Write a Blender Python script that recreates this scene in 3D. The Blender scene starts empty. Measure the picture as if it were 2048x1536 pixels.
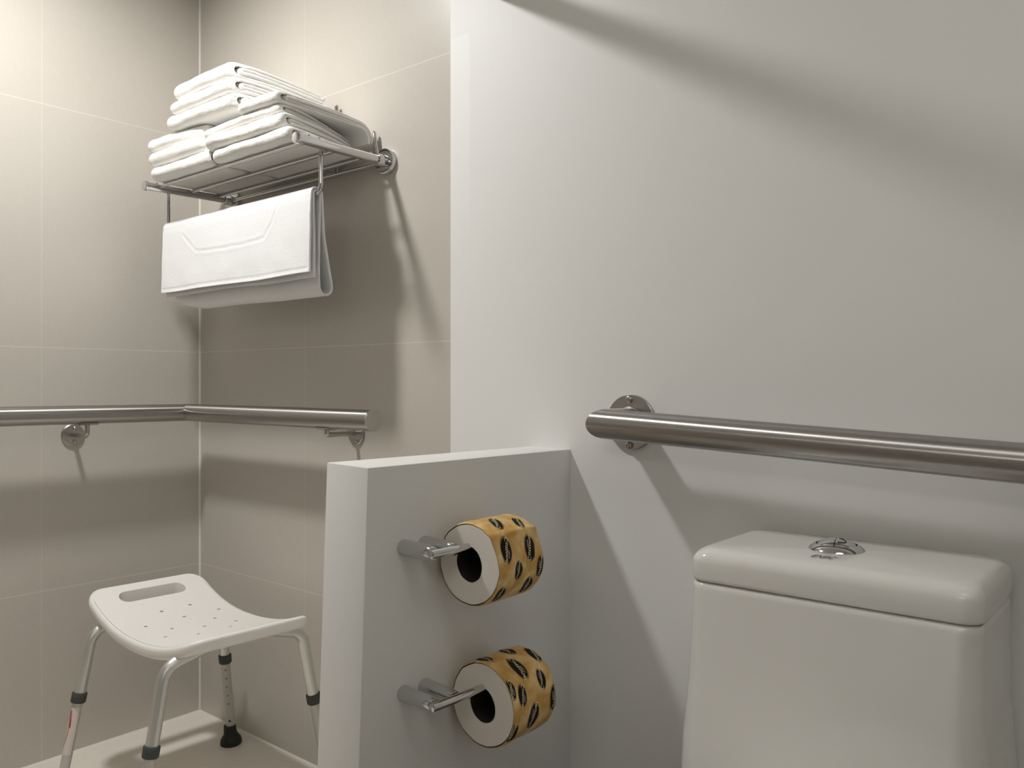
import bpy, bmesh, math, random
from mathutils import Vector, Matrix, noise
PI = math.pi
R = math.radians
C = bpy.context.scene.collection
sc = bpy.context.scene

# ------------------------------------------------------------------ materials
def nmat(name, base, rough=0.5, metal=0.0, **kw):
    m = bpy.data.materials.new(name); m.use_nodes = True
    b = m.node_tree.nodes['Principled BSDF']
    b.inputs['Base Color'].default_value = (*base, 1)
    b.inputs['Roughness'].default_value = rough
    b.inputs['Metallic'].default_value = metal
    for k, v in kw.items():
        b.inputs[k].default_value = v
    return m

def nodes(m):
    return m.node_tree.nodes, m.node_tree.links, m.node_tree.nodes['Principled BSDF']

def add_bump(m, scale, strength, dist=0.001, detail=3.0, stretch=None, kind='noise'):
    n, l, b = nodes(m)
    tc = n.new('ShaderNodeTexCoord')
    mp = n.new('ShaderNodeMapping')
    if stretch: mp.inputs['Scale'].default_value = stretch
    l.new(tc.outputs['Object'], mp.inputs['Vector'])
    t = n.new('ShaderNodeTexNoise')
    t.inputs['Scale'].default_value = scale; t.inputs['Detail'].default_value = detail
    l.new(mp.outputs['Vector'], t.inputs['Vector'])
    bp = n.new('ShaderNodeBump')
    bp.inputs['Strength'].default_value = strength; bp.inputs['Distance'].default_value = dist
    l.new(t.outputs['Fac'], bp.inputs['Height'])
    l.new(bp.outputs['Normal'], b.inputs['Normal'])
    return t

def mnode(n, l, op, a, b=None):
    x = n.new('ShaderNodeMath'); x.operation = op
    for i, v in enumerate((a, b)):
        if v is None: continue
        if isinstance(v, (int, float)): x.inputs[i].default_value = v
        else: l.new(v, x.inputs[i])
    return x.outputs[0]

def tile_mat(name, axis, u0, v0, base, grout, size=0.6, w=0.0024, vaxis='Z', v_on=True):
    """large format porcelain tile with a fine woven grain and thin pale grout"""
    m = nmat(name, base, 0.34); n, l, b = nodes(m)
    tc = n.new('ShaderNodeTexCoord'); sp = n.new('ShaderNodeSeparateXYZ')
    l.new(tc.outputs['Object'], sp.inputs[0])
    def line(sock, o):
        f = mnode(n, l, 'SUBTRACT', sock, o - 50 * size)
        f = mnode(n, l, 'MODULO', f, size)
        f = mnode(n, l, 'SUBTRACT', f, size / 2)
        f = mnode(n, l, 'ABSOLUTE', f)
        return mnode(n, l, 'GREATER_THAN', f, size / 2 - w / 2)
    g = mnode(n, l, 'MAXIMUM', mnode(n, l, 'MULTIPLY', line(sp.outputs[axis], u0), .55), line(sp.outputs[vaxis], v0))
    # woven grain
    cols = []
    for st in ((40, 40, 700), (700, 700, 40), (3, 3, 3)):
        mp = n.new('ShaderNodeMapping'); mp.inputs['Scale'].default_value = st
        l.new(tc.outputs['Object'], mp.inputs['Vector'])
        t = n.new('ShaderNodeTexNoise'); t.inputs['Scale'].default_value = 1.0; t.inputs['Detail'].default_value = 2
        l.new(mp.outputs[0], t.inputs['Vector']); cols.append(t.outputs['Fac'])
    s = mnode(n, l, 'ADD', cols[0], cols[1]); s = mnode(n, l, 'ADD', s, cols[2])
    s = mnode(n, l, 'MULTIPLY_ADD', s, 0.10)
    s.node.inputs[2].default_value = 0.85
    mul = n.new('ShaderNodeMix'); mul.data_type = 'RGBA'; mul.blend_type = 'MULTIPLY'
    mul.inputs['Factor'].default_value = 1
    mul.inputs[6].default_value = (*base, 1)
    cb = n.new('ShaderNodeCombineColor')
    for i in range(3): l.new(s, cb.inputs[i])
    l.new(cb.outputs[0], mul.inputs[7])
    mx = n.new('ShaderNodeMix'); mx.data_type = 'RGBA'
    l.new(g, mx.inputs['Factor']); l.new(mul.outputs[2], mx.inputs[6]); mx.inputs[7].default_value = (*grout, 1)
    l.new(mx.outputs[2], b.inputs['Base Color'])
    bp = n.new('ShaderNodeBump'); bp.inputs['Strength'].default_value = 0.25; bp.inputs['Distance'].default_value = 0.0006
    inv = mnode(n, l, 'SUBTRACT', s, mnode(n, l, 'MULTIPLY', g, 0.6))
    l.new(inv, bp.inputs['Height']); l.new(bp.outputs[0], b.inputs['Normal'])
    return m

TILE = (0.575, 0.54, 0.485); GROUT = (0.68, 0.645, 0.585)
M = {}
M['tile_left'] = tile_mat('tile_left', 'Y', -0.418, 0.42, TILE, GROUT)
M['tile_back'] = tile_mat('tile_back', 'X', 0.492, 0.42, TILE, GROUT)
M['tile_floor'] = tile_mat('tile_floor', 'X', 0.62, -0.55, (0.84, 0.79, 0.71), (0.85, 0.80, 0.72), vaxis='Y')
def darken_dry_floor():  # unseen toilet-side floor made dark so the grab rail reflects darker below
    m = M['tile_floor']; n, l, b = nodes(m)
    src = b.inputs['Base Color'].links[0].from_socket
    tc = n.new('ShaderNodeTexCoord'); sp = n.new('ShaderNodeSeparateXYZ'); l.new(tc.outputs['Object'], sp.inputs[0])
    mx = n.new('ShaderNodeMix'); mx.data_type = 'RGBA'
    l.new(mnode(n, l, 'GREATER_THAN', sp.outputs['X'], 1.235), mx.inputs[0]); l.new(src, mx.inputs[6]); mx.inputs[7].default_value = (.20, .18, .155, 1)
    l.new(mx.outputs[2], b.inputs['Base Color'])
darken_dry_floor()
M['paint'] = nmat('white_paint', (0.80, 0.795, 0.78), 0.55)
add_bump(M['paint'], 180, 0.12, 0.0008)
M['paint_dull'] = nmat('bathroom_paint', (0.68, 0.67, 0.635), 0.6)
M['door_wood'] = nmat('door_wood', (0.20, 0.13, 0.08), 0.5); add_bump(M['door_wood'], 12, .2, .001, stretch=(20, 20, 1))
M['ceiling'] = nmat('ceiling_paint', (0.80, 0.79, 0.76), 0.7)
M['caulk'] = nmat('caulk', (0.80, 0.77, 0.70), 0.45)
M['chrome'] = nmat('chrome', (0.62, 0.62, 0.63), 0.09, 1.0)
M['chrome_dark'] = nmat('dark_chrome', (0.03, 0.03, 0.03), 0.4, 0.6)  # near-black metal for the mark on the flush key
M['ceramic'] = nmat('ceramic', (0.80, 0.79, 0.765), 0.10)
M['ceramic'].node_tree.nodes['Principled BSDF'].inputs['Coat Weight'].default_value = 0.3
M['plastic'] = nmat('white_plastic', (0.90, 0.88, 0.84), 0.36); add_bump(M['plastic'], 300, .05, .0005)
M['alu'] = nmat('satin_aluminium', (0.72, 0.72, 0.70), 0.36, 0.9)
M['leg_pale'] = nmat('pale_leg_tube', (0.60, 0.58, 0.55), 0.5, 0.25)
M['rubber_grey'] = nmat('grey_rubber', (0.055, 0.06, 0.057), 0.6)
M['rubber'] = nmat('black_rubber', (0.012, 0.012, 0.012), 0.55)
M['hole'] = nmat('hole_shade', (0.01, 0.01, 0.01), 0.7)
M['hole_faint'] = nmat('faint_hole_shade', (0.36, 0.33, 0.30), 0.6)
M['sticker'] = nmat('sticker', (0.74, 0.66, 0.62), 0.5)
M['red'] = nmat('red_ink', (0.55, 0.06, 0.05), 0.5)
M['ink'] = nmat('grey_ink', (0.05, 0.05, 0.05), 0.5)
def steel(name, tangent):
    m = nmat(name, (0.43, 0.415, 0.40), 0.33, 1.0, Anisotropic=0.93)
    n, l, b = nodes(m)
    cx = n.new('ShaderNodeCombineXYZ')
    for i in range(3): cx.inputs[i].default_value = tangent[i]
    l.new(cx.outputs[0], b.inputs['Tangent'])
    return m
M['steel_x'] = steel('brushed_steel_x', (1, 0, 0))
M['steel_y'] = steel('brushed_steel_y', (0, 1, 0))
M['steel'] = nmat('satin_steel', (0.46, 0.44, 0.42), 0.30, 1.0)
def terry(name, base, scale, strength):
    m = nmat(name, base, 0.95); n, l, b = nodes(m)
    b.inputs['Sheen Weight'].default_value = 0.25; b.inputs['Sheen Roughness'].default_value = 0.6
    add_bump(m, scale, strength, 0.0022, 4)
    return m
M['terry'] = terry('white_terry', (0.93, 0.915, 0.88), 420, 0.55)
M['mat_terry'] = terry('bath_mat_terry', (0.90, 0.90, 0.905), 520, 0.5)
M['tissue'] = nmat('tissue_paper', (0.84, 0.785, 0.72), 0.95); add_bump(M['tissue'], 260, .35, .001)
M['card_shaded'] = nmat('cardboard', (0.018, 0.013, 0.010), 0.9)  # shade inside the roll core painted in as near black
M['wrap'] = nmat('tan_wrapper', (0.52, 0.30, 0.085), 0.42)
def wrap_nodes():
    m = M['wrap']; n, l, b = nodes(m)
    t = add_bump(m, 55, 0.8, 0.004, 5)
    v = n.new('ShaderNodeTexNoise'); v.inputs['Scale'].default_value = 38; v.inputs['Detail'].default_value = 4
    tc = n.new('ShaderNodeTexCoord'); l.new(tc.outputs['Object'], v.inputs['Vector'])
    r = n.new('ShaderNodeValToRGB')
    r.color_ramp.elements[0].position = 0.40; r.color_ramp.elements[0].color = (0.60, 0.33, 0.07, 1)
    r.color_ramp.elements[1].position = 0.68; r.color_ramp.elements[1].color = (0.84, 0.62, 0.28, 1)
    l.new(v.outputs['Fac'], r.inputs[0]); l.new(r.outputs[0], b.inputs['Base Color'])
wrap_nodes()
M['oval'] = nmat('dark_print', (0.012, 0.007, 0.005), 0.6, **{'Specular IOR Level': .15})
M['print_cream'] = nmat('cream_print', (0.74, 0.66, 0.42), 0.5)
M['print_lilac'] = nmat('pale_print', (0.45, 0.42, 0.46), 0.5)
M['lamp'] = bpy.data.materials.new('lamp_diffuser'); M['lamp'].use_nodes = True
_n = M['lamp'].node_tree; _n.nodes.clear()
_e = _n.nodes.new('ShaderNodeEmission'); _o = _n.nodes.new('ShaderNodeOutputMaterial')
_n.links.new(_e.outputs[0], _o.inputs[0])

# ------------------------------------------------------------------ helpers
def thing(name, label, cat, loc, group=None):
    o = bpy.data.objects.new(name, None); C.objects.link(o)
    o.empty_display_size = 0.05; o.location = loc
    o['label'] = label; o['category'] = cat
    if group: o['group'] = group
    return o

def base_of(p):
    while p.parent: p = p.parent
    return Vector(p.location)

def part(name, V, F, mat, parent=None, smooth=True, angle=38, fm=None, label=None):
    me = bpy.data.meshes.new(name)
    off = base_of(parent) if parent else Vector((0, 0, 0))
    me.from_pydata([tuple(Vector(v) - off) for v in V], [], F)
    bm = bmesh.new(); bm.from_mesh(me)
    bmesh.ops.recalc_face_normals(bm, faces=bm.faces); bm.to_mesh(me); bm.free()
    mats = mat if isinstance(mat, (list, tuple)) else [mat]
    for m in mats: me.materials.append(M[m])
    if fm:
        for p, i in zip(me.polygons, fm): p.material_index = i
    if smooth:
        for p in me.polygons: p.use_smooth = True
        me.set_sharp_from_angle(angle=R(angle))
    me.update()
    o = bpy.data.objects.new(name, me); C.objects.link(o)
    if parent: o.parent = parent
    if label: o['label'] = label
    return o

class Geo:
    def __init__(s): s.V = []; s.F = []; s.m = []
    def add(s, V, F, mi=0):
        k = len(s.V); s.V += [tuple(v) for v in V]; s.F += [tuple(i + k for i in f) for f in F]; s.m += [mi] * len(F); return s
    def put(s, name, mat, parent=None, **kw): return part(name, s.V, s.F, mat, parent, fm=s.m, **kw)

def loft(rings, cap=True, closed=True):
    n = len(rings[0]); V = [p for r in rings for p in r]; F = []
    for i in range(len(rings) - 1):
        for j in range(n if closed else n - 1):
            k = (j + 1) % n
            F.append((i * n + j, i * n + k, (i + 1) * n + k, (i + 1) * n + j))
    if cap:
        F.append(tuple(range(n - 1, -1, -1))); F.append(tuple((len(rings) - 1) * n + j for j in range(n)))
    return V, F

def tube(path, r, n=24, cap=True):
    P = [Vector(p) for p in path]; k = len(P)
    rr = r if isinstance(r, (list, tuple)) else [r] * k
    T = [(P[min(i + 1, k - 1)] - P[max(i - 1, 0)]).normalized() for i in range(k)]
    a = Vector((0, 0, 1)) if abs(T[0].z) < .9 else Vector((1, 0, 0))
    u = T[0].cross(a).normalized(); rings = []
    for i in range(k):
        u = (u - T[i] * u.dot(T[i])).normalized(); v = T[i].cross(u)
        rings.append([P[i] + (u * math.cos(2 * PI * j / n) + v * math.sin(2 * PI * j / n)) * rr[i] for j in range(n)])
    return loft(rings, cap)

def rod(a, b, r, n=24, bev=0.0):
    a = Vector(a); b = Vector(b); d = (b - a).normalized()
    if bev: return tube([a, a + d * bev * .3, a + d * bev, b - d * bev, b - d * bev * .3, b], [r - bev, r - bev * .3, r, r, r - bev * .3, r - bev], n)
    return tube([a, b], r, n)

def lathe(o, d, prof, n=40):
    """prof: (distance along d, radius)"""
    o = Vector(o); d = Vector(d).normalized()
    a = Vector((0, 0, 1)) if abs(d.z) < .9 else Vector((1, 0, 0))
    u = d.cross(a).normalized(); v = d.cross(u)
    rings = [[o + d * h + (u * math.cos(2 * PI * j / n) + v * math.sin(2 * PI * j / n)) * max(r, 1e-5) for j in range(n)] for h, r in prof]
    return loft(rings)

def box(x0, x1, y0, y1, z0, z1):
    V = [(x, y, z) for x in (x0, x1) for y in (y0, y1) for z in (z0, z1)]
    return V, [(0, 1, 3, 2), (4, 6, 7, 5), (0, 4, 5, 1), (2, 3, 7, 6), (0, 2, 6, 4), (1, 5, 7, 3)]

def mitre_tube(path, r, n=40):
    """horizontal run with square mitred corners; returns V, F, and a run number per face"""
    P = [Vector(p) for p in path]; k = len(P); up = Vector((0, 0, 1)); rings = []
    D = [(P[i + 1] - P[i]).normalized() for i in range(k - 1)]
    S = [d.cross(up).normalized() for d in D]
    for i in range(k):
        if i == 0: s = S[0]
        elif i == k - 1: s = S[-1]
        else:
            s = (S[i - 1] + S[i]).normalized(); s = s / max(.2, s.dot(S[i]))
        rings.append([P[i] + (s * math.cos(2 * PI * j / n) + up * math.sin(2 * PI * j / n)) * r for j in range(n)])
    V, F = loft(rings)
    fm = [i for i in range(k - 1) for j in range(n)] + [0, k - 2]
    return V, F, fm

def arc(c, r, a0, a1, n, plane='yz'):
    out = []
    for i in range(n + 1):
        a = a0 + (a1 - a0) * i / n
        out.append((c[0] + r * math.cos(a), c[1] + r * math.sin(a)))
    return out

def resample(P, step):
    P = [Vector((p[0], p[1])) for p in P]; out = [P[0]]; acc = 0
    for a, b in zip(P, P[1:]):
        L = (b - a).length; m = max(1, round(L / step))
        for i in range(1, m + 1): out.append(a.lerp(b, i / m))
    return out

def sheet_loop(P, t):
    """outline of a sheet of thickness t following P (2-D), rounded ends: returns (centre, normal, halfwidth sign) loop"""
    k = len(P); N = []
    for i in range(k):
        d = (P[min(i + 1, k - 1)] - P[max(i - 1, 0)]).normalized(); N.append(Vector((-d.y, d.x)))
    top = [(P[i], N[i], 1.0) for i in range(k)]; bot = [(P[i], N[i], -1.0) for i in range(k - 1, -1, -1)]
    return top + bot, k

# ------------------------------------------------------------------ the room
def struct(name, V, F, mat, **kw):
    o = part(name, V, F, mat, None, smooth=False, **kw); o['kind'] = 'structure'; return o
XR, YF, ZC = 3.0, -2.3, 2.18
struct('floor', *box(-.1, XR + .1, YF - .1, .1, -.1, 0), 'tile_floor')
struct('ceiling', *box(-.1, XR + .1, YF - .1, .1, ZC, ZC + .1), 'ceiling')
struct('wall_left', *box(-.1, 0, YF, 0, 0, ZC), 'tile_left')
struct('wall_back', *box(-.1, .9935, 0, .1, 0, ZC), 'tile_back')

def white_wall_mat():
    m = nmat('white_wall_paint', (0.80, 0.79, 0.765), 0.5); n, l, b = nodes(m)
    add_bump(m, 160, 0.12, 0.0008)
    tc = n.new('ShaderNodeTexCoord'); sp = n.new('ShaderNodeSeparateXYZ'); l.new(tc.outputs['Object'], sp.inputs[0])
    t = n.new('ShaderNodeTexNoise'); t.inputs['Scale'].default_value = 30; l.new(tc.outputs['Object'], t.inputs['Vector'])
    w = mnode(n, l, 'MULTIPLY', mnode(n, l, 'SUBTRACT', t.outputs['Fac'], .5), .012)
    # a brushed-on touch-up patch next to the tiles, with a ragged edge
    x = mnode(n, l, 'ADD', sp.outputs['X'], w)
    edge = mnode(n, l, 'MULTIPLY_ADD', sp.outputs['Z'], -.010); edge.node.inputs[2].default_value = 1.062
    a = mnode(n, l, 'LESS_THAN', x, edge)
    zz = mnode(n, l, 'MULTIPLY_ADD', t.outputs['Fac'], .25); l.new(sp.outputs['Z'], zz.node.inputs[2])
    ss = n.new('ShaderNodeMapRange'); ss.inputs[1].default_value = 1.30; ss.inputs[2].default_value = 1.62; l.new(zz, ss.inputs[0])
    f = mnode(n, l, 'MULTIPLY', a, ss.outputs[0]); f = mnode(n, l, 'MULTIPLY', f, mnode(n, l, 'LESS_THAN', sp.outputs['Z'], 1.645))
    mx = n.new('ShaderNodeMix'); mx.data_type = 'RGBA'; l.new(f, mx.inputs[0])
    mx.inputs[6].default_value = (0.86, 0.86, 0.85, 1); mx.inputs[7].default_value = (0.90, 0.90, 0.89, 1)
    l.new(mx.outputs[2], b.inputs['Base Color'])
    M['white_wall'] = m
white_wall_mat()
struct('wall_right', *box(.9935, XR + .1, -.003, .1, 0, ZC), 'white_wall')
struct('wall_far', *box(XR, XR + .1, YF, 0, 0, ZC), 'paint_dull')
struct('wall_front', *box(-.1, XR + .1, YF - .1, YF, 0, ZC), 'paint_dull')
# door in the wall behind the viewer (never in view, seen only in reflections)
d = part('door_1', *box(.55, 1.4, YF, YF + .035, 0, 2.05), 'door_wood', None, smooth=False); d['kind'] = 'structure'
# sealant lines in the tiled corner
def tri_strip(a, b, u, v, s=.0045):
    a, b, u, v = map(Vector, (a, b, u, v))
    ring = lambda p: [p, p + u * s, p + (u + v) * s * .38, p + v * s]
    return loft([ring(a), ring(b)])
struct('trim_1', *tri_strip((0, 0, 0), (0, 0, ZC), (1, 0, 0), (0, -1, 0), .0036), 'caulk')
struct('trim_2', *tri_strip((0, 0, 0), (.9935, 0, 0), (0, 0, 1), (0, -1, 0), .0036), 'caulk')
struct('trim_3', *tri_strip((0, 0, 0), (0, YF, 0), (0, 0, 1), (1, 0, 0), .0036), 'caulk')

# half-height partition between the shower and the toilet, a little out of plumb at its free end
ZP = .811
pt = [(1.202, .0), (1.299, .0), (1.274, -.4615), (1.163, -.4485)]
lean = -.030
PV = [(x, y, ZP) for x, y in pt] + [(x + (0 if y > -.1 else -.002), y if y > -.1 else y + lean, 0) for x, y in pt]
PF = [(0, 1, 2, 3), (7, 6, 5, 4), (0, 4, 5, 1), (1, 5, 6, 2), (2, 6, 7, 3), (3, 7, 4, 0)]
def bevelled(V, F, off, seg=2):
    me = bpy.data.meshes.new('t'); me.from_pydata(V, [], F); bm = bmesh.new(); bm.from_mesh(me)
    bmesh.ops.recalc_face_normals(bm, faces=bm.faces)
    bmesh.ops.bevel(bm, geom=bm.edges[:], offset=off, segments=seg, profile=.5, affect='EDGES')
    bm.verts.index_update()
    V2 = [tuple(v.co) for v in bm.verts]; F2 = [tuple(v.index for v in f.verts) for f in bm.faces]; bm.free()
    bpy.data.meshes.remove(me); return V2, F2
o = part('wall_half', *bevelled(PV, PF, .0015, 2), 'paint', None, angle=25); o['kind'] = 'structure'
PN = Vector((.462, -.025, 0)).normalized(); PT = Vector((-.025, -.462, 0)).normalized()   # face normal, direction to the free end
def on_half(y, z, off=0):
    p = Vector((1.299, 0, 0)) + PT * (y / PT.y); return Vector((p.x, p.y, z)) + PN * off

# ------------------------------------------------------------------ towel shelf on the tiles
ZA = 1.424; XA = (.179, .797); YE = -.243
sh = thing('towel_shelf', 'chrome wall rack with slatted top and hanging rail, holding the white towel stack', 'towel rack', (.488, 0, ZA))
for i, x in enumerate(XA):
    xe = x if i else .168
    a = part('bracket_arm', *rod((x, -.03, ZA), (xe, YE + .004, ZA), .0098, 28), 'chrome', sh)
    part('end_cap', *lathe((xe, YE + .006, ZA), (0, -1, 0), [(0, .0098), (.0005, .0122), (.006, .0124), (.0085, .0115), (.009, .0102), (.009, 0)]), 'chrome', a, label='round polished end cap')
    for y in (-.212, -.186, -.05):
        part('set_screw', *lathe((x + (xe - x) * (-y / .243), y, ZA + .0075), (0, 0, 1), [(0, .0026), (.004, .0026), (.0052, .0016), (.0055, 0)], 16), 'chrome', a)
    part('wall_flange', *lathe((x, 0, ZA), (0, -1, 0), [(0, .029), (.010, .029), (.013, .0275), (.0135, .024), (.0135, .014), (.032, .0135), (.034, .0125), (.034, 0)]), 'chrome', sh)
for y in (-.207, -.126, -.050):
    part('shelf_rod', *rod((XA[0] - .005, y, ZA + .003), (XA[1] - .002, y, ZA + .003), .0042, 16), 'chrome', sh)
# hanging rail: one bent rod
def fillet(P, r, n=8):
    P = [Vector(p) for p in P]; out = [P[0]]
    for a, b, c in zip(P, P[1:], P[2:]):
        u = (a - b).normalized(); v = (c - b).normalized(); h = u.angle(v) / 2; t = r / math.tan(h)
        ctr = b + (u + v).normalized() * (r / math.sin(h)); s = b + u * t - ctr; e = b + v * t - ctr
        ang = s.angle(e); ax = s.cross(e).normalized()
        for i in range(n + 1): out.append(ctr + Matrix.Rotation(ang * i / n, 3, ax) @ s)
    out.append(P[-1]); return out
YR, ZR = -.162, 1.330
part('hanging_rail', *tube(fillet([(.131, YR, ZA), (.131, YR, ZR), (.770, YR, ZR), (.770, YR, ZA)], .022), .0046, 18), 'chrome', sh)
part('guard_post', *tube([(.778, -.012, ZA), (.770, -.012, 1.46), (.765, -.012, 1.492), (.7645, -.012, 1.497)], [.0055, .0052, .0048, .002], 14), 'chrome', sh)
part('guard_post', *tube([(.630, -.011, ZA), (.630, -.011, 1.578), (.630, -.011, 1.583), (.630, -.011, 1.585)], [.0055, .0055, .0045, .002], 14), 'chrome', sh)
part('guard_rail', *rod((.182, -.012, ZA - .002), (.79, -.012, ZA - .002), .0042, 14), 'chrome', sh)

# ------------------------------------------------------------------ folded towels
TD = .205; YFR = -.240; Z0 = 1.4325
def towel(label, x0, x1, z0, z1, seed, yf=YFR, depth=TD, droop=0.0, skew=0.0, sag=.70, round_l=.5, round_r=.25, at=.72, pw=1.4, shear=0.0):
    h = z1 - z0 + .0012; w = x1 - x0
    P = []
    r1, r2 = h / 8, 3 * h / 8
    cy = h * .46
    def line(a, b): 
        m = max(1, round(abs(b - a) / .009)); return [a + (b - a) * i / m for i in range(m + 1)]
    P += [(y, 3 * h / 8) for y in line(depth * .955, cy + .012)]
    P += arc((cy + .012, h / 2), r1, -PI / 2, -3 * PI / 2, 8)[1:]
    P += [(y, 5 * h / 8) for y in line(cy + .012, depth - .012)][1:]
    P += arc((depth - .012, 6 * h / 8), r1, -PI / 2, PI / 2, 6)[1:]
    P += [(y, 7 * h / 8) for y in line(depth - .012, cy)][1:]
    P += arc((cy, h / 2), r2, PI / 2, 3 * PI / 2, 20)[1:]
    P += [(y, h / 8) for y in line(cy, depth * .985)][1:]
    P = [Vector(p) for p in P]
    t = h / 4 * .955
    loop, k = sheet_loop(P, t)
    rnd = random.Random(seed)
    lt = [rnd.uniform(-.0035, .0035) for _ in range(6)]
    xs = []
    m = 46
    for i in range(m + 1):                       # denser towards both ends
        f = i / m; xs.append(f - math.sin(2 * PI * f) * .10)
    rings = []
    for f in xs:
        el, er = f * w, (1 - f) * w; e = min(el, er)
        x = x0 + w * f
        thin = 1.0
        if e < .005: thin = .5 + .5 * math.sqrt(max(0, 1 - (1 - e / .005) ** 2))
        q1 = min(1.0, el / .028); q2_ = min(1.0, er / .018)
        hs = 1 - round_l * (1 - math.sqrt(max(0, 1 - (1 - q1) ** 2))) - round_r * (1 - math.sqrt(max(0, 1 - (1 - q2_) ** 2)))
        yin = .016 * (1 - math.sqrt(max(0, 1 - (1 - q1) ** 2))) + .010 * (1 - math.sqrt(max(0, 1 - (1 - q2_) ** 2)))
        puff = 1 + .10 * noise.noise(Vector((x * 11, seed * 4.4, 2)))
        ring = []
        for p, n, s in loop:
            q = p + n * (s * t / 2 * thin)
            yy, zz = q.x, q.y
            fr = max(0, 1 - yy / .05)
            zz = h / 2 + (zz - h / 2) * (1 + (hs - 1) * (.35 + .65 * fr)) * (1 + (puff - 1) * fr)
            nz = noise.noise(Vector((x * 9, yy * 9, seed * 3.7))) * .0032 + noise.noise(Vector((x * 28, yy * 24, seed * 1.9))) * .0010
            fz = (noise.noise(Vector((x * 210, yy * 210, zz * 210 + seed))) + .6 * noise.noise(Vector((x * 420, yy * 420, zz * 420 + seed)))) * .00055
            ny = noise.noise(Vector((x * 7 + 20, seed * 2.3, zz * 30))) * .0040 + noise.noise(Vector((x * 26, seed, zz * 30))) * .0012
            layer = min(5, int(max(0, zz) / h * 4)); nx = noise.noise(Vector((yy * 13, seed * 5.1, layer * 3.3))) * .0045 + lt[layer]
            nx *= min(1, max(0, (abs(f - .5) - .30) / .2)) * min(1, yy / .03)
            env = min(1, e / .02) * .8 + .2
            Y = yf + yy + ny + fz + skew * (f - .5) + yin * fr
            u = max(0, min(1, yy / depth)); k_ = 1 - (1 - sag) * u ** pw
            Z = Z0 + (z0 + zz + nz * env * .8 + fz - Z0) * k_
            if droop and u > at:
                y_at = at * depth; Lr = yy - y_at; rb = .016 + max(0, zz) * .6; th2 = min(1.75, Lr / droop)
                Y += rb * math.sin(th2) - Lr; Z -= rb * (1 - math.cos(th2)) + max(0, Lr - droop * 1.75)
            ring.append((x + nx + shear * u, Y, max(Z, Z0 - .0005)))
        rings.append(ring)
    NX = len(rings) - 1
    V = [p for r_ in rings for p in r_]; n = len(loop); F = []
    for i in range(NX):
        for j in range(n):
            q = (j + 1) % n; F.append((i * n + j, i * n + q, (i + 1) * n + q, (i + 1) * n + j))
    for base in (0, NX * n):
        for j in range(k - 1):
            F.append((base + j, base + j + 1, base + 2 * k - 2 - j, base + 2 * k - 1 - j))
    o = part('folded_towel', V, F, 'terry', None, angle=80)
    o['label'] = label; o['category'] = 'towel'; o['group'] = 'folded towels on the chrome rack'
    return o
towel('white folded towel at the bottom of the left pile, directly on the rack bars', .180, .446, 1.4325, 1.4660, 1)
towel('white folded towel, second from the bottom of the left pile', .174, .434, 1.4665, 1.5045, 2, skew=.006)
towel('white folded towel, third up in the left pile, jutting out furthest left', .163, .412, 1.5050, 1.5380, 3, yf=-.232, skew=.018)
towel('thick white folded towel bridging the left pile, third from the very top', .269, .554, 1.5385, 1.5740, 4, yf=-.244, skew=.004, round_l=.6, shear=.085, sag=.77)
towel('white folded towel just under the topmost one', .281, .548, 1.5745, 1.6075, 5, yf=-.241, round_l=.55, shear=.085, sag=.77)
towel('topmost white folded towel of the whole stack, with a ridge along its front', .290, .543, 1.6080, 1.6455, 6, yf=-.241, skew=-.003, round_l=.45, shear=.085, sag=.77)
towel('white folded towel at the bottom of the right pile beside the chrome end cap', .456, .755, 1.4325, 1.4600, 7, yf=-.236, sag=.45, pw=1.8, depth=.19)
towel('white folded towel, second from the bottom of the right pile', .440, .735, 1.4605, 1.4935, 8, yf=-.241, skew=.004, sag=.45, pw=1.8, depth=.19)
towel('thin white folded towel just under the top one of the right pile', .420, .722, 1.4940, 1.5140, 9, yf=-.234, sag=.45, pw=1.8, depth=.19)
towel('white folded towel on top of the right pile, draping down towards the wall', .573, .722, 1.5145, 1.5395, 10, yf=-.243, depth=.250, droop=.026, round_l=.75, sag=.68, at=.78, shear=.047)

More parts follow.
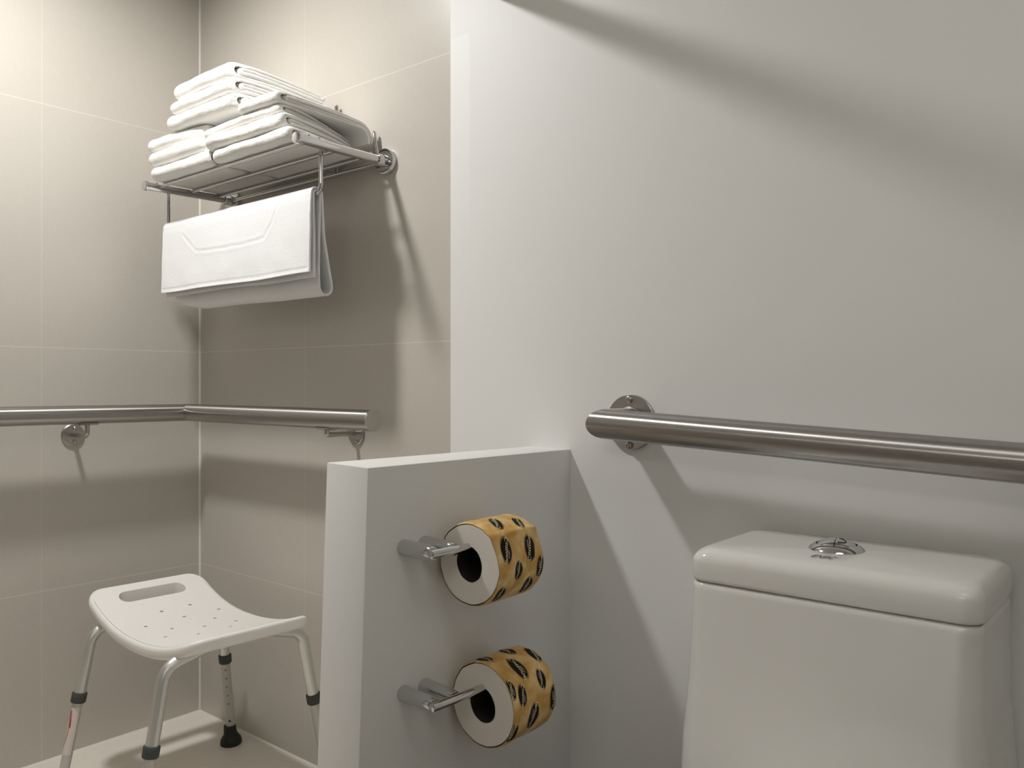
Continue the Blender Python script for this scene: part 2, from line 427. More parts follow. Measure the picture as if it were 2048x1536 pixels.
# ------------------------------------------------------------------ bath mat over the hanging rail
def bath_mat():
    t = .0042
    P = [(-.1800, 1.1640), (-.1795, 1.20), (-.1780, 1.27), (-.1770, 1.315)]
    P += arc((YR, ZR + .001), .0138, PI, 0, 10)
    P += [(-.1475, 1.31), (-.141, 1.25), (-.127, 1.19), (-.117, 1.150)]
    P += arc((-.1320, 1.138), .0165, .25, -PI - .05, 12)
    P += [(-.1515, 1.18), (-.1530, 1.25), (-.1540, 1.31)]
    P += arc((YR, ZR + .001), .0082, 0, PI, 8)
    P += [(-.1700, 1.31), (-.1695, 1.25), (-.1690, 1.19), (-.1685, 1.1545)]
    P = resample(P, .0035)
    loop, k = sheet_loop(P, t)
    # distance along the first flap counts as the front panel
    poly = [(.232, 1.303), (.299, 1.255), (.405, 1.249), (.500, 1.249), (.588, 1.254), (.619, 1.290), (.652, 1.333)]
    def seg_d(x, z):
        best = 9
        for a, b in zip(poly, poly[1:]):
            ax, az = a; bx, bz = b; L = (bx - ax) ** 2 + (bz - az) ** 2
            u = max(0, min(1, ((x - ax) * (bx - ax) + (z - az) * (bz - az)) / L))
            best = min(best, math.hypot(x - ax - u * (bx - ax), z - az - u * (bz - az)))
        return best
    nf = min(range(k), key=lambda i: abs(P[i].y - 1.325) + (0 if i < k // 4 else 9))
    NX = 170; x0, x1 = .1335, .7565; rings = []
    for i in range(NX + 1):
        f = i / NX; e = min(f, 1 - f) * (x1 - x0); ring = []
        for j, (p, n, s) in enumerate(loop):
            idx = j if j < k else 2 * k - 1 - j
            th = t / 2
            if e < .0025: th *= .65
            hem = min(e, (idx / (k - 1)) * len(P) * .0035, ((k - 1 - idx) / (k - 1)) * len(P) * .0035)
            if hem < .006: th *= 1.30
            q = p + n * (s * th); y, z = q.x, q.y
            front = idx <= nf
            x = x0 + (x1 - x0) * f
            # flap fronts: hem stitch groove and the embossed tray shape, pressed into the outer side
            if front and s > 0 or front and s < 0:
                gy = 0
                dd = seg_d(x + .0022 * noise.noise(Vector((x * 25, z * 25, 4))), z + .0028 * noise.noise(Vector((x * 22, z * 22, 9))))
                gy += (.0010 + .0005 * noise.noise(Vector((x * 30, z * 30, 0)))) * math.exp(-(dd / .0024) ** 2)
                inside = z > 1.252 and (x - .232) > (1.303 - z) * 1.35 and x < .588 + (z - 1.254) * .8
                gy += -.0004 * math.exp(-((dd - .006) / .005) ** 2)
                if abs(hem - .0085) < .0016: gy += .0014
                y += gy
            low = max(0, min(1, (1.31 - z) / .15))
            y += low * (.004 * noise.noise(Vector((x * 7, idx * .02, 3.1))) + .0015 * noise.noise(Vector((x * 22, z * 20, 8))))
            dx = noise.noise(Vector((z * 12, idx * .05, 1.7))) * .0015 * (2 * f - 1)
            if idx > nf and idx < k * .78:      # the hanging loop is a little narrower on the left and spreads on the right
                dx += low * (-.008 * f + .006 * (1 - f))
            if idx >= k * .78: dx += low * .004 * f
            dz = (low * .020 * max(0, 1 - f / .22) ** 1.5 if nf < idx < k * .78 else 0) + low * .003 * noise.noise(Vector((x * 6, idx * .01, 5.5)))
            ring.append((x + dx, y, z + dz))
        rings.append(ring)
    V = [p for r_ in rings for p in r_]; n = len(loop); F = []
    for i in range(NX):
        for j in range(n):
            q = (j + 1) % n; F.append((i * n + j, i * n + q, (i + 1) * n + q, (i + 1) * n + j))
    for b in (0, NX * n):
        for j in range(k - 1): F.append((b + j, b + j + 1, b + 2 * k - 2 - j, b + 2 * k - 1 - j))
    o = part('bath_mat', V, F, 'mat_terry', None, angle=75)
    o['label'] = 'white terry bath mat with pressed tray outline, hanging below the towel stack'
    o['category'] = 'bath mat'
bath_mat()

# ------------------------------------------------------------------ corner grab rail in the shower
ZB = .853; RB = .0228; DB = .085
gb = thing('grab_rail', 'long brushed steel grab rail bent around the tiled shower corner', 'grab bar', (DB, -DB, ZB))
V, F, fm = mitre_tube([(DB, -1.25, ZB + .006), (DB, -DB, ZB), (.845, -DB, ZB)], RB)
part('rail_tube', V, F, ['steel_y', 'steel_x'], gb, fm=fm, angle=30)
part('end_cap', *lathe((.8445, -DB, ZB), (1, 0, 0), [(0, RB + .0002), (.0025, RB + .0002), (.0035, RB - .001), (.0035, 0)]), 'steel', gb)
def bracket(wall, along):
    # wall plate, short arm, post up to the rail and curved saddle
    if wall == 'left':
        P0 = Vector((0, along, .801)); d = Vector((1, 0, 0)); s = Vector((0, 1, 0)); zt = ZB + .001
    else:
        P0 = Vector((along, 0, .8165)); d = Vector((0, -1, 0)); s = Vector((1, 0, 0)); zt = ZB
    a = part('wall_bracket', *tube(fillet([P0, P0 + d * DB, P0 + d * DB + Vector((0, 0, zt - RB - P0.z))], .014 if wall == 'left' else .006), .0058, 18), 'steel', gb)
    part('wall_flange', *lathe(P0, d, [(0, .0278), (.004, .0278), (.0055, .026), (.0055, 0)]), 'steel', a)
    for k in (-1, 1):
        part('screw', *lathe(P0 + Vector((0, 0, .0165 * k)) + s * .004, d, [(.005, .0052), (.0075, .0052), (.009, .0035), (.009, 0)], 18), 'steel', a)
    g = Geo()
    c = P0 + d * DB + Vector((0, 0, zt - P0.z))
    rings = []
    for u in (-.024, -.021, .021, .024):
        w = .62 if abs(u) < .022 else .35
        ring = [c + s * u + (d * math.sin(q) - Vector((0, 0, 1)) * math.cos(q)) * (RB + .0002) for q in [w * (i / 5 - 1) for i in range(11)]]
        ring += [c + s * u + (d * math.sin(q) - Vector((0, 0, 1)) * math.cos(q)) * (RB + .0030) for q in [w * (1 - i / 5) for i in range(11)]]
        rings.append(ring)
    g.add(*loft(rings)); g.put('saddle', 'steel', a)
bracket('left', -.346); bracket('back', .690); bracket('left', -1.0)

# ------------------------------------------------------------------ grab rail beside the toilet
YB = -.083
tl = math.tan(R(2.75))
gr = thing('grab_rail', 'thick brushed steel grab rail on the white wall above the toilet tank', 'grab bar', (1.430, 0, .864))
xq = 2.50
rb2 = .0248
V, F, fm = mitre_tube([(1.430, -.004, .8645), (1.430, YB, .8645), (xq, YB, .8645 - (xq - 1.43) * tl), (xq, -.004, .8645 - (xq - 1.43) * tl)], rb2, 48)
part('rail_tube', V, F, ['steel_y', 'steel_x', 'steel_y'], gr, fm=fm, angle=30)
for x, z in ((1.430, .8645), (xq, .8645 - (xq - 1.43) * tl)):
    fl = part('wall_flange', *lathe((x, -.003, z), (0, -1, 0), [(0, .0480), (.0055, .0480), (.0065, .0470), (.0065, 0)], 56), 'steel', gr)
    for s in (-1, 1):
        part('screw', *lathe((x - .001, -.009, z + .0395 * s), (0, -1, 0), [(0, .0062), (.004, .0062), (.0055, .0048), (.0058, .003), (.0045, .0028), (.0045, 0)], 20), 'steel', fl)
    if x < 2:
        part('weld_bead', *tube([(x + .0252 * math.cos(a), -.0098, z + .0252 * math.sin(a)) for a in [2 * PI * i / 40 for i in range(41)]], .0022, 8), 'steel', fl)

# ------------------------------------------------------------------ shower stool
SX, SY, SYAW = .440, -.265, -.045
st = thing('shower_stool', 'white plastic shower stool with curved seat and splayed metal legs in the tiled corner', 'stool', (SX, SY, 0))
SL, SW, ZMID, ZEND, TS = .502, .286, .386, .449, .0265
def seat_z(u):           # u in -1..1 along the length
    a = abs(u); return ZMID + ((ZEND if u < 0 else .4345) - ZMID) * (a ** 2.2)
def S2W(lx, ly, z): 
    c, s = math.cos(SYAW), math.sin(SYAW); return (SX + c * lx - s * ly, SY + s * lx + c * ly, z)
def make_seat():
    # plan outline as rounded rectangle, meshed as a grid warped to the outline
    NU, NV = 60, 36
    def outline(u, v):
        # square [-1,1]^2 -> rounded rectangle in metres (corner radius rc)
        rc = .040; hx, hy = SL / 2, SW / 2
        x, y = u * hx, v * hy
        # pull corners in
        ax, ay = abs(x) - (hx - rc), abs(y) - (hy - rc)
        if ax > 0 and ay > 0:
            m = max(ax, ay); L = math.hypot(ax, ay); k = m / L
            ax, ay = ax * k, ay * k
            x = math.copysign(hx - rc + ax, x); y = math.copysign(hy - rc + ay, y)
        return x, y
    top = []; bot = []
    er = .009
    for i in range(NU + 1):
        for j in range(NV + 1):
            u = -1 + 2 * i / NU; v = -1 + 2 * j / NV
            x, y = outline(u, v)
            z = seat_z(x / (SL / 2)); x += max(0, x) * .05
            top.append((x, y, z)); bot.append((x, y, z - TS))
    idx = lambda i, j: i * (NV + 1) + j
    V = top + bot; n = len(top); F = []
    for i in range(NU):
        for j in range(NV):
            F.append((idx(i, j), idx(i + 1, j), idx(i + 1, j + 1), idx(i, j + 1)))
            F.append((n + idx(i, j), n + idx(i, j + 1), n + idx(i + 1, j + 1), n + idx(i + 1, j)))
    B = [idx(i, 0) for i in range(NU)] + [idx(NU, j) for j in range(NV)] + [idx(i, NV) for i in range(NU, 0, -1)] + [idx(0, j) for j in range(NV, 0, -1)]
    for a, b in zip(B, B[1:] + B[:1]): F.append((a, n + a, n + b, b))
    me = bpy.data.meshes.new('seat'); me.from_pydata(V, [], F)
    bm = bmesh.new(); bm.from_mesh(me); bmesh.ops.recalc_face_normals(bm, faces=bm.faces)
    rim = [e for e in bm.edges if len(e.link_faces) == 2 and e.calc_face_angle(0) > R(50) and (e.verts[0].index < n) == (e.verts[1].index < n)]
    bmesh.ops.bevel(bm, geom=rim, offset=.0095, segments=5, profile=.5, affect='EDGES', clamp_overlap=False)
    bm.to_mesh(me); bm.free()
    o = bpy.data.objects.new('seat', me); C.objects.link(o)
    # cutters: two hand slots and the drain holes
    g = Geo()
    def slot(cx, half, r):
        ring = []
        for k in range(13): a = -PI / 2 + PI * k / 12; ring.append((cx + r * math.sin(a), half + r * math.cos(a)))
        for k in range(13): a = PI / 2 + PI * k / 12; ring.append((cx + r * math.sin(a), -half + r * math.cos(a)))
        g.add(*loft([[(x, y, z) for x, y in ring] for z in (.36, .5)]))
    slot(-.203, .060, .0195); slot(.203, .060, .0195)
    holes = [(-.118, -.018), (-.067, .012), (-.122, .053), (-.067, .098), (-.014, .060), (-.058, -.081), (-.008, -.045), (.030, .012), (.042, -.083), (.045, .08), (.085, -.03), (.085, .045)]
    for hx, hy in holes: g.add(*rod((hx, hy, .36), (hx, hy, .5), .0042, 14))
    cme = bpy.data.meshes.new('c'); cme.from_pydata(g.V, [], g.F)
    bm = bmesh.new(); bm.from_mesh(cme); bmesh.ops.recalc_face_normals(bm, faces=bm.faces); bm.to_mesh(cme); bm.free()
    co = bpy.data.objects.new('cutter', cme); C.objects.link(co)
    md = o.modifiers.new('b', 'BOOLEAN'); md.operation = 'DIFFERENCE'; md.solver = 'EXACT'; md.object = co
    dg = bpy.context.evaluated_depsgraph_get(); ev = o.evaluated_get(dg)
    em = ev.to_mesh(); V2 = [S2W(*v.co) for v in em.vertices]; F2 = [tuple(p.vertices) for p in em.polygons]; ev.to_mesh_clear()
    bpy.data.objects.remove(o); bpy.data.objects.remove(co); bpy.data.meshes.remove(me); bpy.data.meshes.remove(cme)
    part('seat', V2, F2, 'plastic', st, angle=40)
make_seat()
RT = .0125
for sx in (-1, 1):
    lx = -.180 if sx < 0 else .208
    for sy in (-1, 1):
        zc_ = .226; hy_ = .189 if (sx > 0 and sy < 0) else .1765
        zt = .374 if sx < 0 else .379; zm = .374 if sx < 0 else .402; bd = hy_ - .0145 if (sx < 0 and sy > 0) else hy_ - .0285
        mid = [S2W(lx, 0, zt)] if sx < 0 else [S2W(lx, 0, zm), S2W(lx, sy * .062, zm)]
        pts = fillet(mid + [S2W(lx, sy * bd, zt), S2W(lx + sx * .003, sy * hy_, zc_)], .042, 12)
        # straighten the visible upper tube down to the collar
        g = Geo(); g.add(*tube(pts, RT, 22), 0)
        low0 = Vector(S2W(lx + sx * .003, sy * hy_, zc_)); dirn = (low0 - pts[-2]).normalized()
        foot = low0 + dirn * ((.030 - low0.z) / dirn.z)
        col = low0
        leg = None
        g.add(*tube([col - dirn * .02, foot], RT - .0018 if not (sx < 0 and sy > 0) else RT - .0012, 22), 1)
        # height-adjustment holes as raised discs, hole shade painted dark, side towards the room
        hd = Vector((.80, -.60, 0)); hd = (hd - dirn * hd.dot(dirn)).normalized()
        if sx < 0 and sy > 0:
            for k in (0, 1, 2, 3, 4, 6, 7):
                p = col.lerp(foot, .135 + k * .115)
                rr = .0030
                g.add(*lathe(p + hd * (RT - .0035), hd, [(0, rr), (.0024, rr), (.0024, 0)], 14), 2 if k > 3 else 3)
                if k == 4: g.add(*lathe(p + hd * (RT - .0035), hd, [(0, .0019), (.0027, .0019), (.0027, 0)], 12), 1)
        leg = g.put('leg', ['alu', 'leg_pale', 'hole', 'hole_faint'], st, angle=40)
        part('collar', *lathe(col - dirn * .011, dirn, [(0, RT - .0005), (.0005, RT + .0024), (.002, RT + .0034), (.020, RT + .0034), (.0225, RT + .0018), (.0225, RT - .002)], 26), 'rubber_grey', leg, label='dark grey rubber collar')
        part('rubber_foot', *lathe(Vector((foot.x, foot.y, 0)) - dirn * .050 + Vector((0, 0, -.0)), dirn, [(0, RT - .001), (.0005, RT + .0025), (.022, RT + .004), (.026, RT + .0065), (.036, RT + .013), (.046, RT + .0145), (.049, RT + .013), (.049, 0)], 30), 'rubber', leg, label='flared black rubber foot')
        if sx < 0 and sy < 0:
            # worn paper sticker with red print wrapped on the lower tube
            g = Geo(); a0 = math.atan2(-.75, .55)
            def lp(f, a, r): 
                p = col.lerp(foot, f); u = Vector((1, 0, 0)); u = (u - dirn * u.dot(dirn)).normalized(); v = dirn.cross(u); 
                w = u * math.cos(a) + v * math.sin(a); return p + w * r
            A = math.radians
            def patch(f0, f1, aa, ab, r, mi, n=8):
                V = []; F = []
                for i in range(n + 1):
                    for j in range(n + 1): V.append(lp(f0 + (f1 - f0) * i / n, aa + (ab - aa) * j / n, r))
                for i in range(n):
                    for j in range(n): F.append((i * (n + 1) + j, i * (n + 1) + j + 1, (i + 1) * (n + 1) + j + 1, (i + 1) * (n + 1) + j))
                g.add(V, F, mi)
            patch(.10, .62, A(-10), A(190), RT - .0012, 0)
            for q in range(3):
                base = A(96 - q * 14)
                for i in range(9):
                    f0 = .14 + .045 * i; bow = A(28) * math.sin(PI * i / 8.0) * (1 - q * .2)
                    if q and i > 3: continue
                    patch(f0, f0 + .048, base - bow, base - bow + A(7), RT - .0008, 1, 2)
            g.put('sticker', ['sticker', 'red'], leg, label='worn white sticker with red print')

# ------------------------------------------------------------------ toilet roll holders and rolls
def holder(yv, z, label, offs):
    p0 = on_half(yv[0], z); p1 = on_half(yv[1], z)
    t = thing('toilet_roll_holder', label, 'toilet roll holder', tuple(p0), 'double post toilet roll holders on the half wall')
    for p in (p0, p1):
        part('post', *lathe(p, PN, [(0, .0112), (.0008, .0116), (offs - .016, .0112), (offs - .006, .0100), (offs - .004, .0092), (offs - .004, 0)], 32), 'chrome', t)
    a = p0 + PN * offs - PT * -.010
    b = a - PT * .165
    part('roll_rod', *tube([a, a - PT * .0006, a - PT * .002, b + PT * .002, b], [.0050, .0062, .0066, .0066, .005], 26), 'chrome', t, label='thin polished rod through the roll core')
    return a, b

def text_mesh(s, size, shear=0):
    cu = bpy.data.curves.new('txt', 'FONT'); cu.body = s; cu.size = size; cu.align_x = 'CENTER'; cu.align_y = 'CENTER'; cu.shear = shear
    cu.resolution_u = 3
    try: cu.offset = size * .012
    except Exception: pass
    o = bpy.data.objects.new('txt', cu); C.objects.link(o)
    dg = bpy.context.evaluated_depsgraph_get(); me = bpy.data.meshes.new_from_object(o.evaluated_get(dg))
    bm = bmesh.new(); bm.from_mesh(me); bmesh.ops.triangulate(bm, faces=bm.faces)
    V = [(v.co.x, v.co.y) for v in bm.verts]; bm.verts.index_update(); F = [tuple(v.index for v in f.verts) for f in bm.faces]; bm.free()
    bpy.data.objects.remove(o); bpy.data.curves.remove(cu); bpy.data.meshes.remove(me)
    xs = [v[0] for v in V]; ys = [v[1] for v in V]; cx = (min(xs) + max(xs)) / 2; cy = (min(ys) + max(ys)) / 2
    return [(x - cx, y - cy) for x, y in V], F, max(xs) - min(xs), max(ys) - min(ys)

def roll(cx, cz, r, y0, y1, marks, seed, label, ridge=None):
    rc = .0255
    t = thing('toilet_roll', label, 'toilet paper', (cx, y0, cz), 'wrapped toilet rolls on the half wall')
    def rad(phi, y):
        q = r * (1 + .010 * noise.noise(Vector((math.cos(phi) * 1.6, math.sin(phi) * 1.6, seed * 2.2 + y * 6))))
        q += .0010 * noise.noise(Vector((math.cos(phi) * 5, math.sin(phi) * 5, y * 45 + seed)))
        e = (y - y0) / (y1 - y0); edge = min(e, 1 - e)
        if edge < .08: q -= .0022 * (1 - edge / .08) ** 2
        if ridge is not None:
            d = (phi - ridge + PI) % (2 * PI) - PI
            q += .0038 * math.exp(-(d / .10) ** 2) * (.35 + .65 * e) - .0022 * math.exp(-((d - .45) / .30) ** 2)
        return q
    def P(phi, y, off=0):
        q = rad(phi, y) + off; return (cx + q * math.sin(phi), y, cz + q * math.cos(phi))
    n = 96
    # paper body: front and rear rings with the hole, core wall
    prof = []
    rings = []
    for y, f in ((y0 + .002, 0), (y0, .03), (y0 - .0008, .5), (y0, .97), (y1, .97), (y1 + .0008, .5), (y1, .03), (y1 - .002, 0)):
        ring = []
        for j in range(n):
            a = 2 * PI * j / n; rr_ = rad(a, y0 if y < (y0 + y1) / 2 else y1) - .0006
            cr = rc * (1 + .05 * math.cos(2 * a + 1) + .02 * noise.noise(Vector((math.cos(a) * 2, math.sin(a) * 2, seed))))
            q = cr + (rr_ - cr) * f
            ring.append((cx + q * math.sin(a), y + .0006 * noise.noise(Vector((q * 300, a, seed))) * (1 if .1 < f < .9 else 0), cz + q * math.cos(a)))
        rings.append(ring)
    V, F = loft(rings, cap=False); part('paper', V, F, 'tissue', t, angle=50)
    inner = []; 
    for y, dr in ((y0 + .0006, 0), (y0 + .0006, -.0010), (y1 - .0006, -.0010), (y1 - .0006, 0)):
        ring = []
        for j in range(n):
            a = 2 * PI * j / n
            cr = rc * (1 + .05 * math.cos(2 * a + 1) + .02 * noise.noise(Vector((math.cos(a) * 2, math.sin(a) * 2, seed)))) + dr
            ring.append((cx + cr * math.sin(a), y, cz + cr * math.cos(a)))
        inner.append(ring)
    inner.append([(cx + (p[0] - cx) * .02, p[1] - .004, cz + (p[2] - cz) * .02) for p in inner[-2]]) ; inner[-2], inner[-1] = inner[-2], inner[-1]  # rear plug added to keep the core hole black
    V, F = loft(inner, cap=False); part('core', V, F, 'card_shaded', t, label='cardboard core with its inner shade painted near black')
    # printed wrapper
    g = Geo(); NA, NY = 140, 26; V = []; F = []
    for i in range(NY + 1):
        y = y0 + (y1 - y0) * i / NY
        for j in range(NA): V.append(P(2 * PI * j / NA, y))
    for i in range(NY):
        for j in range(NA): q = (j + 1) % NA; F.append((i * NA + j, i * NA + q, (i + 1) * NA + q, (i + 1) * NA + j))
    g.add(V, F, 0)
    def place(pts, faces, phi0, yc, rot, off, mi):
        c, s = math.cos(rot), math.sin(rot); VV = []
        keep = []
        for a, b in pts:
            A = a * c - b * s; B = a * s + b * c
            y = yc - B; VV.append(P(phi0 + A / r, min(max(y, y0 + .0003), y1 - .0003), off)); keep.append(y0 < y < y1)
        g.add(VV, [f for f in faces if all(keep[i] for i in f)], mi)
    for phi, yc, L, rot in marks:
        phi = R(phi); rot = R(rot)
        W = L * .56
        # oval as concentric strips, with a fine outline ring
        for (k0, k1, mi, off) in ((0, .90, 1, .00035), (.955, 1.0, 1, .00035)):
            pts = []; fs = []; nn = 40; rr = [k0 + (k1 - k0) * i / 5 for i in range(6)]
            for q in rr:
                for j in range(nn):
                    a = 2 * PI * j / nn; pts.append((q * L / 2 * math.cos(a), q * W / 2 * math.sin(a)))
            for i in range(5):
                for j in range(nn): k = (j + 1) % nn; fs.append((i * nn + j, i * nn + k, (i + 1) * nn + k, (i + 1) * nn + j))
            place(pts, fs, phi, yc, rot, off, mi)
        tv, tf, tw, th = TXT
        s = L * .98 / tw; tilt = R(11)
        pts = [(x * s * math.cos(tilt) - y * s * .85 * math.sin(tilt), x * s * math.sin(tilt) + y * s * .85 * math.cos(tilt)) for x, y in tv]
        place(pts, tf, phi, yc, rot, .0007, 2)
        sv, sf, sw, sh_ = SUB
        s = L * .30 / sw
        pts = [(x * s + L * .13, y * s - W * .26 + L * .02) for x, y in sv]
        place(pts, sf, phi, yc, rot + R(8), .0007, 3)
    g.put('wrapper', ['wrap', 'oval', 'print_cream', 'print_lilac'], t, angle=60, label='tan printed paper wrapper')
TXT = text_mesh('Cottonel', .02); SUB = text_mesh('Classic', .02)
H1 = holder((-.397, -.357), .6885, 'upper chrome toilet roll holder on the half wall', .072)
H2 = holder((-.397, -.357), .4720, 'lower chrome toilet roll holder on the half wall', .074)
roll(1.355, .6640, .0625, -.337, -.234,
     [(66, -.317, .042, 12), (70, -.264, .042, 192), (97, -.2965, .030, 184), (128, -.263, .040, 168), (132, -.322, .036, 170),
      (20, -.300, .036, 200), (28, -.258, .030, 15), (100, -.243, .036, 178), (-60, -.30, .04, 0), (-110, -.26, .04, 180), (180, -.29, .04, 180)], 1,
     'upper toilet roll in a tan printed wrapper, crumpled along its top edge', ridge=R(43))
roll(1.3565, .4475, .0645, -.309, -.208,
     [(34, -.268, .044, 352), (60, -.236, .032, 188), (70, -.287, .033, 10), (104, -.264, .044, 185), (92, -.2135, .042, 180),
      (22, -.216, .038, 8), (-4, -.245, .036, 190), (-8, -.295, .034, 0), (118, -.306, .036, 175), (58, -.306, .03, 0), (-70, -.25, .04, 0), (170, -.25, .04, 180)], 5,
     'lower toilet roll in a tan printed wrapper, its face towards the viewer in full shade')

# ------------------------------------------------------------------ toilet
to = thing('toilet', 'white ceramic toilet with a dual flush button on the tank lid', 'toilet', (1.83, -.12, 0))
def rrect(x0, x1, y0, y1, z, r, n=7):
    out = []
    for cx, cy, a0 in ((x1 - r, y1 - r, 0), (x0 + r, y1 - r, PI / 2), (x0 + r, y0 + r, PI), (x1 - r, y0 + r, 3 * PI / 2)):
        for i in range(n + 1):
            a = a0 + PI / 2 * i / n; out.append((cx + r * math.cos(a), cy + r * math.sin(a), z))
    return out
TX0, TX1, TY0, TY1 = 1.652, 2.006, -.222, -.012
ZS, ZT = .6655, .7125
rings = []
re = .019
rings.append(rrect(TX0 + .004, TX1 - .004, TY0 + .004, TY1, ZS, .020))
rings.append(rrect(TX0 + .001, TX1 - .001, TY0 + .001, TY1, ZS + .002, .021))
rings.append(rrect(TX0, TX1, TY0, TY1, ZS + .005, .022))
for i in range(9):
    a = PI / 2 * i / 8; s = re * (1 - math.cos(a)); z = ZT - .003 - re + re * math.sin(a)
    rings.append(rrect(TX0 + s, TX1 - s, TY0 + s * 1.15, TY1 - s * .5, z, .022 + s * .3))
for q, dz in ((.06, .0012), (.12, .0022), (.165, .003)):
    hx, hy = (TX1 - TX0) / 2, (TY1 - TY0) / 2
    k = 1 - q / .18
    rings.append(rrect(TX0 + re + (hx - re) * (1 - k), TX1 - re - (hx - re) * (1 - k), TY0 + re + (hy - re) * (1 - k), TY1 - re * .5 - (hy - re * .5) * (1 - k), ZT - .003 + dz, max(.003, .026 * k)))
g = Geo(); g.add(*loft(rings), 0)
def lid_z(x, y): return ZT - .0015
tv, tf, tw, th = text_mesh('EXEC', .02, .25)
s = .030 / tw
g.add([(1.8195 + x * s, -.1750 + y * s * 1.7, ZT - .0010) for x, y in tv], tf, 1)
lid = g.put('tank_lid', ['ceramic', 'ink'], to, angle=50)
body = []
for z, dx0, dx1, dy0, r in ((.6640, .003, .004, .004, .020), (.661, .0005, .002, .001, .022), (.655, .0, .002, .0005, .024), (.55, -.006, .001, -.004, .03), (.45, -.016, -.008, -.008, .034), (.38, -.020, -.012, -.012, .04), (.20, -.010, -.004, -.010, .045), (0.0, 0, 0, 0, .045)):
    body.append(rrect(TX0 + dx0, TX1 - dx1, TY0 + dy0, TY1 - .004, z, r))
part('tank', *loft(body), 'ceramic', to, angle=50)
# bowl and closed seat below the frame
bowl = []
def egg(cy, a, b, z, n=40):
    return [(1.83 + a * math.sin(2 * PI * i / n), cy + b * math.cos(2 * PI * i / n) * (1 if math.cos(2 * PI * i / n) < 0 else .8), z) for i in range(n)]
for z, a, b, cy in ((0, .12, .20, -.42), (.05, .115, .19, -.42), (.2, .125, .21, -.43), (.32, .17, .25, -.44), (.365, .182, .262, -.445), (.372, .178, .258, -.445)):
    bowl.append(egg(cy, a, b, z))
part('bowl', *loft(bowl), 'ceramic', to, angle=60)
sr = [egg(-.445, a, b, z) for z, a, b in ((.373, .180, .260), (.376, .184, .264), (.390, .184, .264), (.396, .178, .258), (.399, .12, .18))]
part('toilet_seat', *loft(sr), 'plastic', to, angle=60)
# dual flush button
BX, BY = 1.817, -.120
BZ = ZT - .0015
ring = part('flush_button', *lathe((BX, BY, BZ), (0, 0, 1), [(-.002, .0345), (.0015, .0350), (.004, .0335), (.0075, .0290), (.0088, .0265), (.0085, .0258), (.004, .0256), (.004, 0)], 56), 'chrome', to, label='round chrome flush button surround')
def half(sgn, a0, a1):
    V = []; F = []; n = 24; rr = [0, .25, .5, .75, .92, 1.0]
    rb = .0248; g0 = .0005
    for q in rr:
        for i in range(n + 1):
            a = a0 + (a1 - a0) * i / n
            x = BX + q * rb * math.cos(a); y = BY + q * rb * math.sin(a)
            z = BZ + .0075 + .0085 * (1 - q * q) - (.002 if q == 1 else 0)
            V.append((x + g0 * sgn[0], y + g0 * sgn[1], z))
    k = len(V)
    for v in list(V): V.append((v[0], v[1], BZ + .0042))
    m = n + 1
    for i in range(len(rr) - 1):
        for j in range(n): F.append((i * m + j, i * m + j + 1, (i + 1) * m + j + 1, (i + 1) * m + j))
    for j in range(n): F.append(((len(rr) - 1) * m + j, (len(rr) - 1) * m + j + 1, k + (len(rr) - 1) * m + j + 1, k + (len(rr) - 1) * m + j))
    for e in (0, n):
        for i in range(len(rr) - 1): F.append((i * m + e, (i + 1) * m + e, k + (i + 1) * m + e, k + i * m + e))
    return V, F
part('flush_key', *half((-1, 0), R(100), R(280)), 'chrome', ring, angle=35)
part('flush_key', *half((1, 0), R(-80), R(100)), 'chrome', ring, angle=35)
g = Geo()
arcp = [(BX + .004 + .010 * math.cos(a), BY - .006 + .007 * math.sin(a), BZ + .0075 + .0085 * (1 - ((.004 + .010 * math.cos(a)) ** 2 + (-.006 + .007 * math.sin(a)) ** 2) / .0248 ** 2)) for a in [R(-80 + 170 * i / 16) for i in range(17)]]
part('half_flush_mark', *tube(arcp, .0009, 8), 'chrome_dark', ring)

# ------------------------------------------------------------------ fixtures above the frame and added fill lights
LX, LY, LZ = .535, -.68, 2.137
cl = thing('ceiling_light', 'round white ceiling lamp over the shower corner', 'ceiling light', (LX, LY, ZC))
part('housing', *lathe((LX, LY, ZC), (0, 0, -1), [(0, .135), (.030, .135), (.036, .128), (.036, .112), (.030, .110), (.030, 0)], 48), 'ceiling', cl)
lr = thing('curtain_rail', 'steel rail running out from the white wall above the half wall', 'rail', (1.105, 0, 1.725))
part('rail_tube', *rod((1.105, -.002, 1.722), (1.105, -1.15, 1.860), .0175, 24), 'steel_y', lr)
part('wall_flange', *lathe((1.105, -.003, 1.725), (0, -1, 0), [(0, .028), (.006, .028), (.010, .020), (.010, 0)], 40), 'steel', lr)
part('end_cap', *lathe((1.105, -1.15, 1.860), (0, -1, 0), [(0, .0175), (.006, .0175), (.008, .014), (.008, 0)], 32), 'steel', lr)

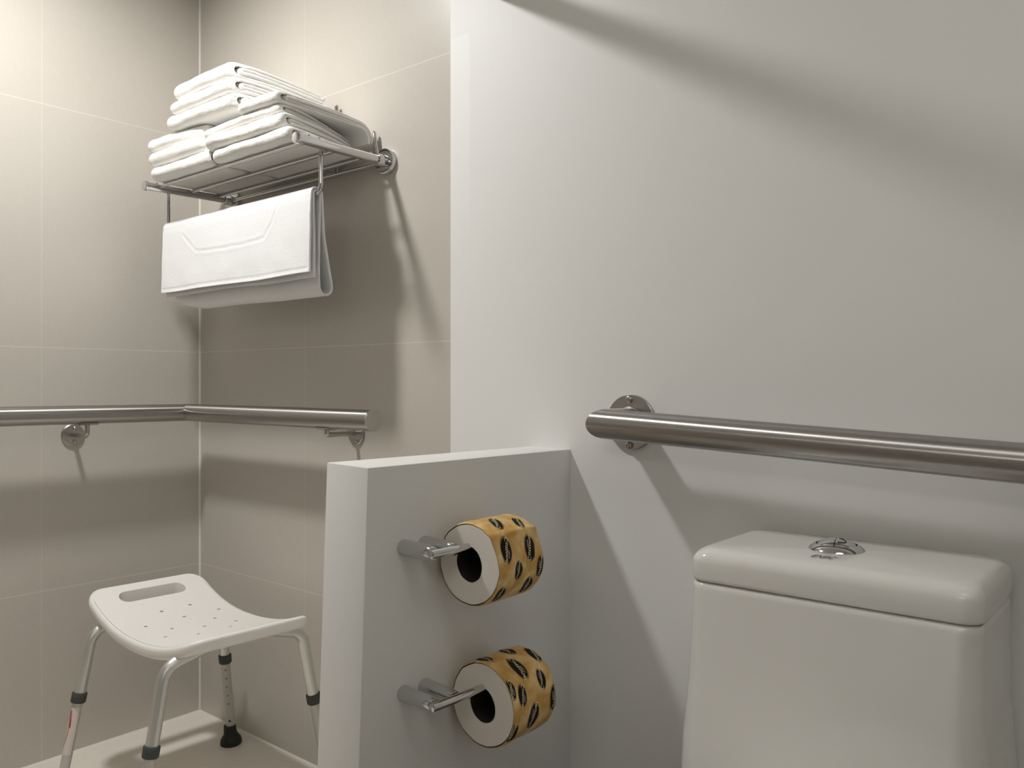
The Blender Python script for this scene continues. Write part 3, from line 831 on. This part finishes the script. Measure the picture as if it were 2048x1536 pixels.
def disk(name, loc, size, energy, col, spread=180):
    L = bpy.data.lights.new(name, 'AREA'); L.shape = 'DISK'; L.size = size; L.energy = energy; L.color = col; L.spread = R(spread)
    o = bpy.data.objects.new(name, L); C.objects.link(o); o.location = loc
    return o
SPOT = disk('shower_lamp_glow', (LX, LY, LZ), .13, 13.6, (1.0, .99, .97), 166)
# added fill light on the unseen wall behind the viewer, soft and dimmer
VX, VZ = 2.25, 1.80
c2 = thing('fill_panel', 'long white fill light panel added on the unseen wall behind the viewer', 'fill light', (VX, YF, VZ))
part('housing', *bevelled(*box(VX - .5, VX + .5, YF, YF + .045, VZ - .16, VZ + .16), .008), 'ceiling', c2)
def rect(name, loc, sx_, sy_, energy, col, rot):
    L = bpy.data.lights.new(name, 'AREA'); L.shape = 'RECTANGLE'; L.size = sx_; L.size_y = sy_; L.energy = energy; L.color = col
    o = bpy.data.objects.new(name, L); C.objects.link(o); o.location = loc; o.rotation_euler = rot; return o
rect('front_fill_light', (VX, YF + .05, VZ), .92, .26, 4.2, (1.0, .975, .915), (PI / 2, 0, PI))
DX, DY = 2.42, -.98  # fill light with housing, added to brighten the toilet side
c3 = thing('ceiling_light', 'wide round fill light added out of view over the toilet side', 'ceiling light', (DX, DY, ZC))
part('housing', *lathe((DX, DY, ZC), (0, 0, -1), [(0, .39), (.030, .39), (.036, .384), (.036, .376), (.030, .374), (.030, 0)], 48), 'ceiling', c3)
disk('dry_side_fill_light', (DX, DY, ZC - .042), .74, 2.6, (1.0, .975, .915))

# ------------------------------------------------------------------ world, camera, colour
w = bpy.data.worlds.new('world'); sc.world = w; w.use_nodes = True
w.node_tree.nodes['Background'].inputs[0].default_value = (.9, .88, .84, 1)
w.node_tree.nodes['Background'].inputs[1].default_value = 0.02
f_px = 1651.0; th_ = R(39.85)
cam = bpy.data.cameras.new('camera'); co = bpy.data.objects.new('camera', cam); C.objects.link(co)
cam.sensor_width = 36; cam.lens = f_px / 2048 * 36; cam.shift_y = -2 / 2048; cam.clip_start = .02
co.location = (2.1877, -1.2350, .9324); co.rotation_euler = (PI / 2, 0, th_)
sc.camera = co
sc.view_settings.view_transform = 'Standard'; sc.view_settings.look = 'None'
sc.view_settings.exposure = 0.08; sc.view_settings.gamma = 1; sc.view_settings.use_curve_mapping = False
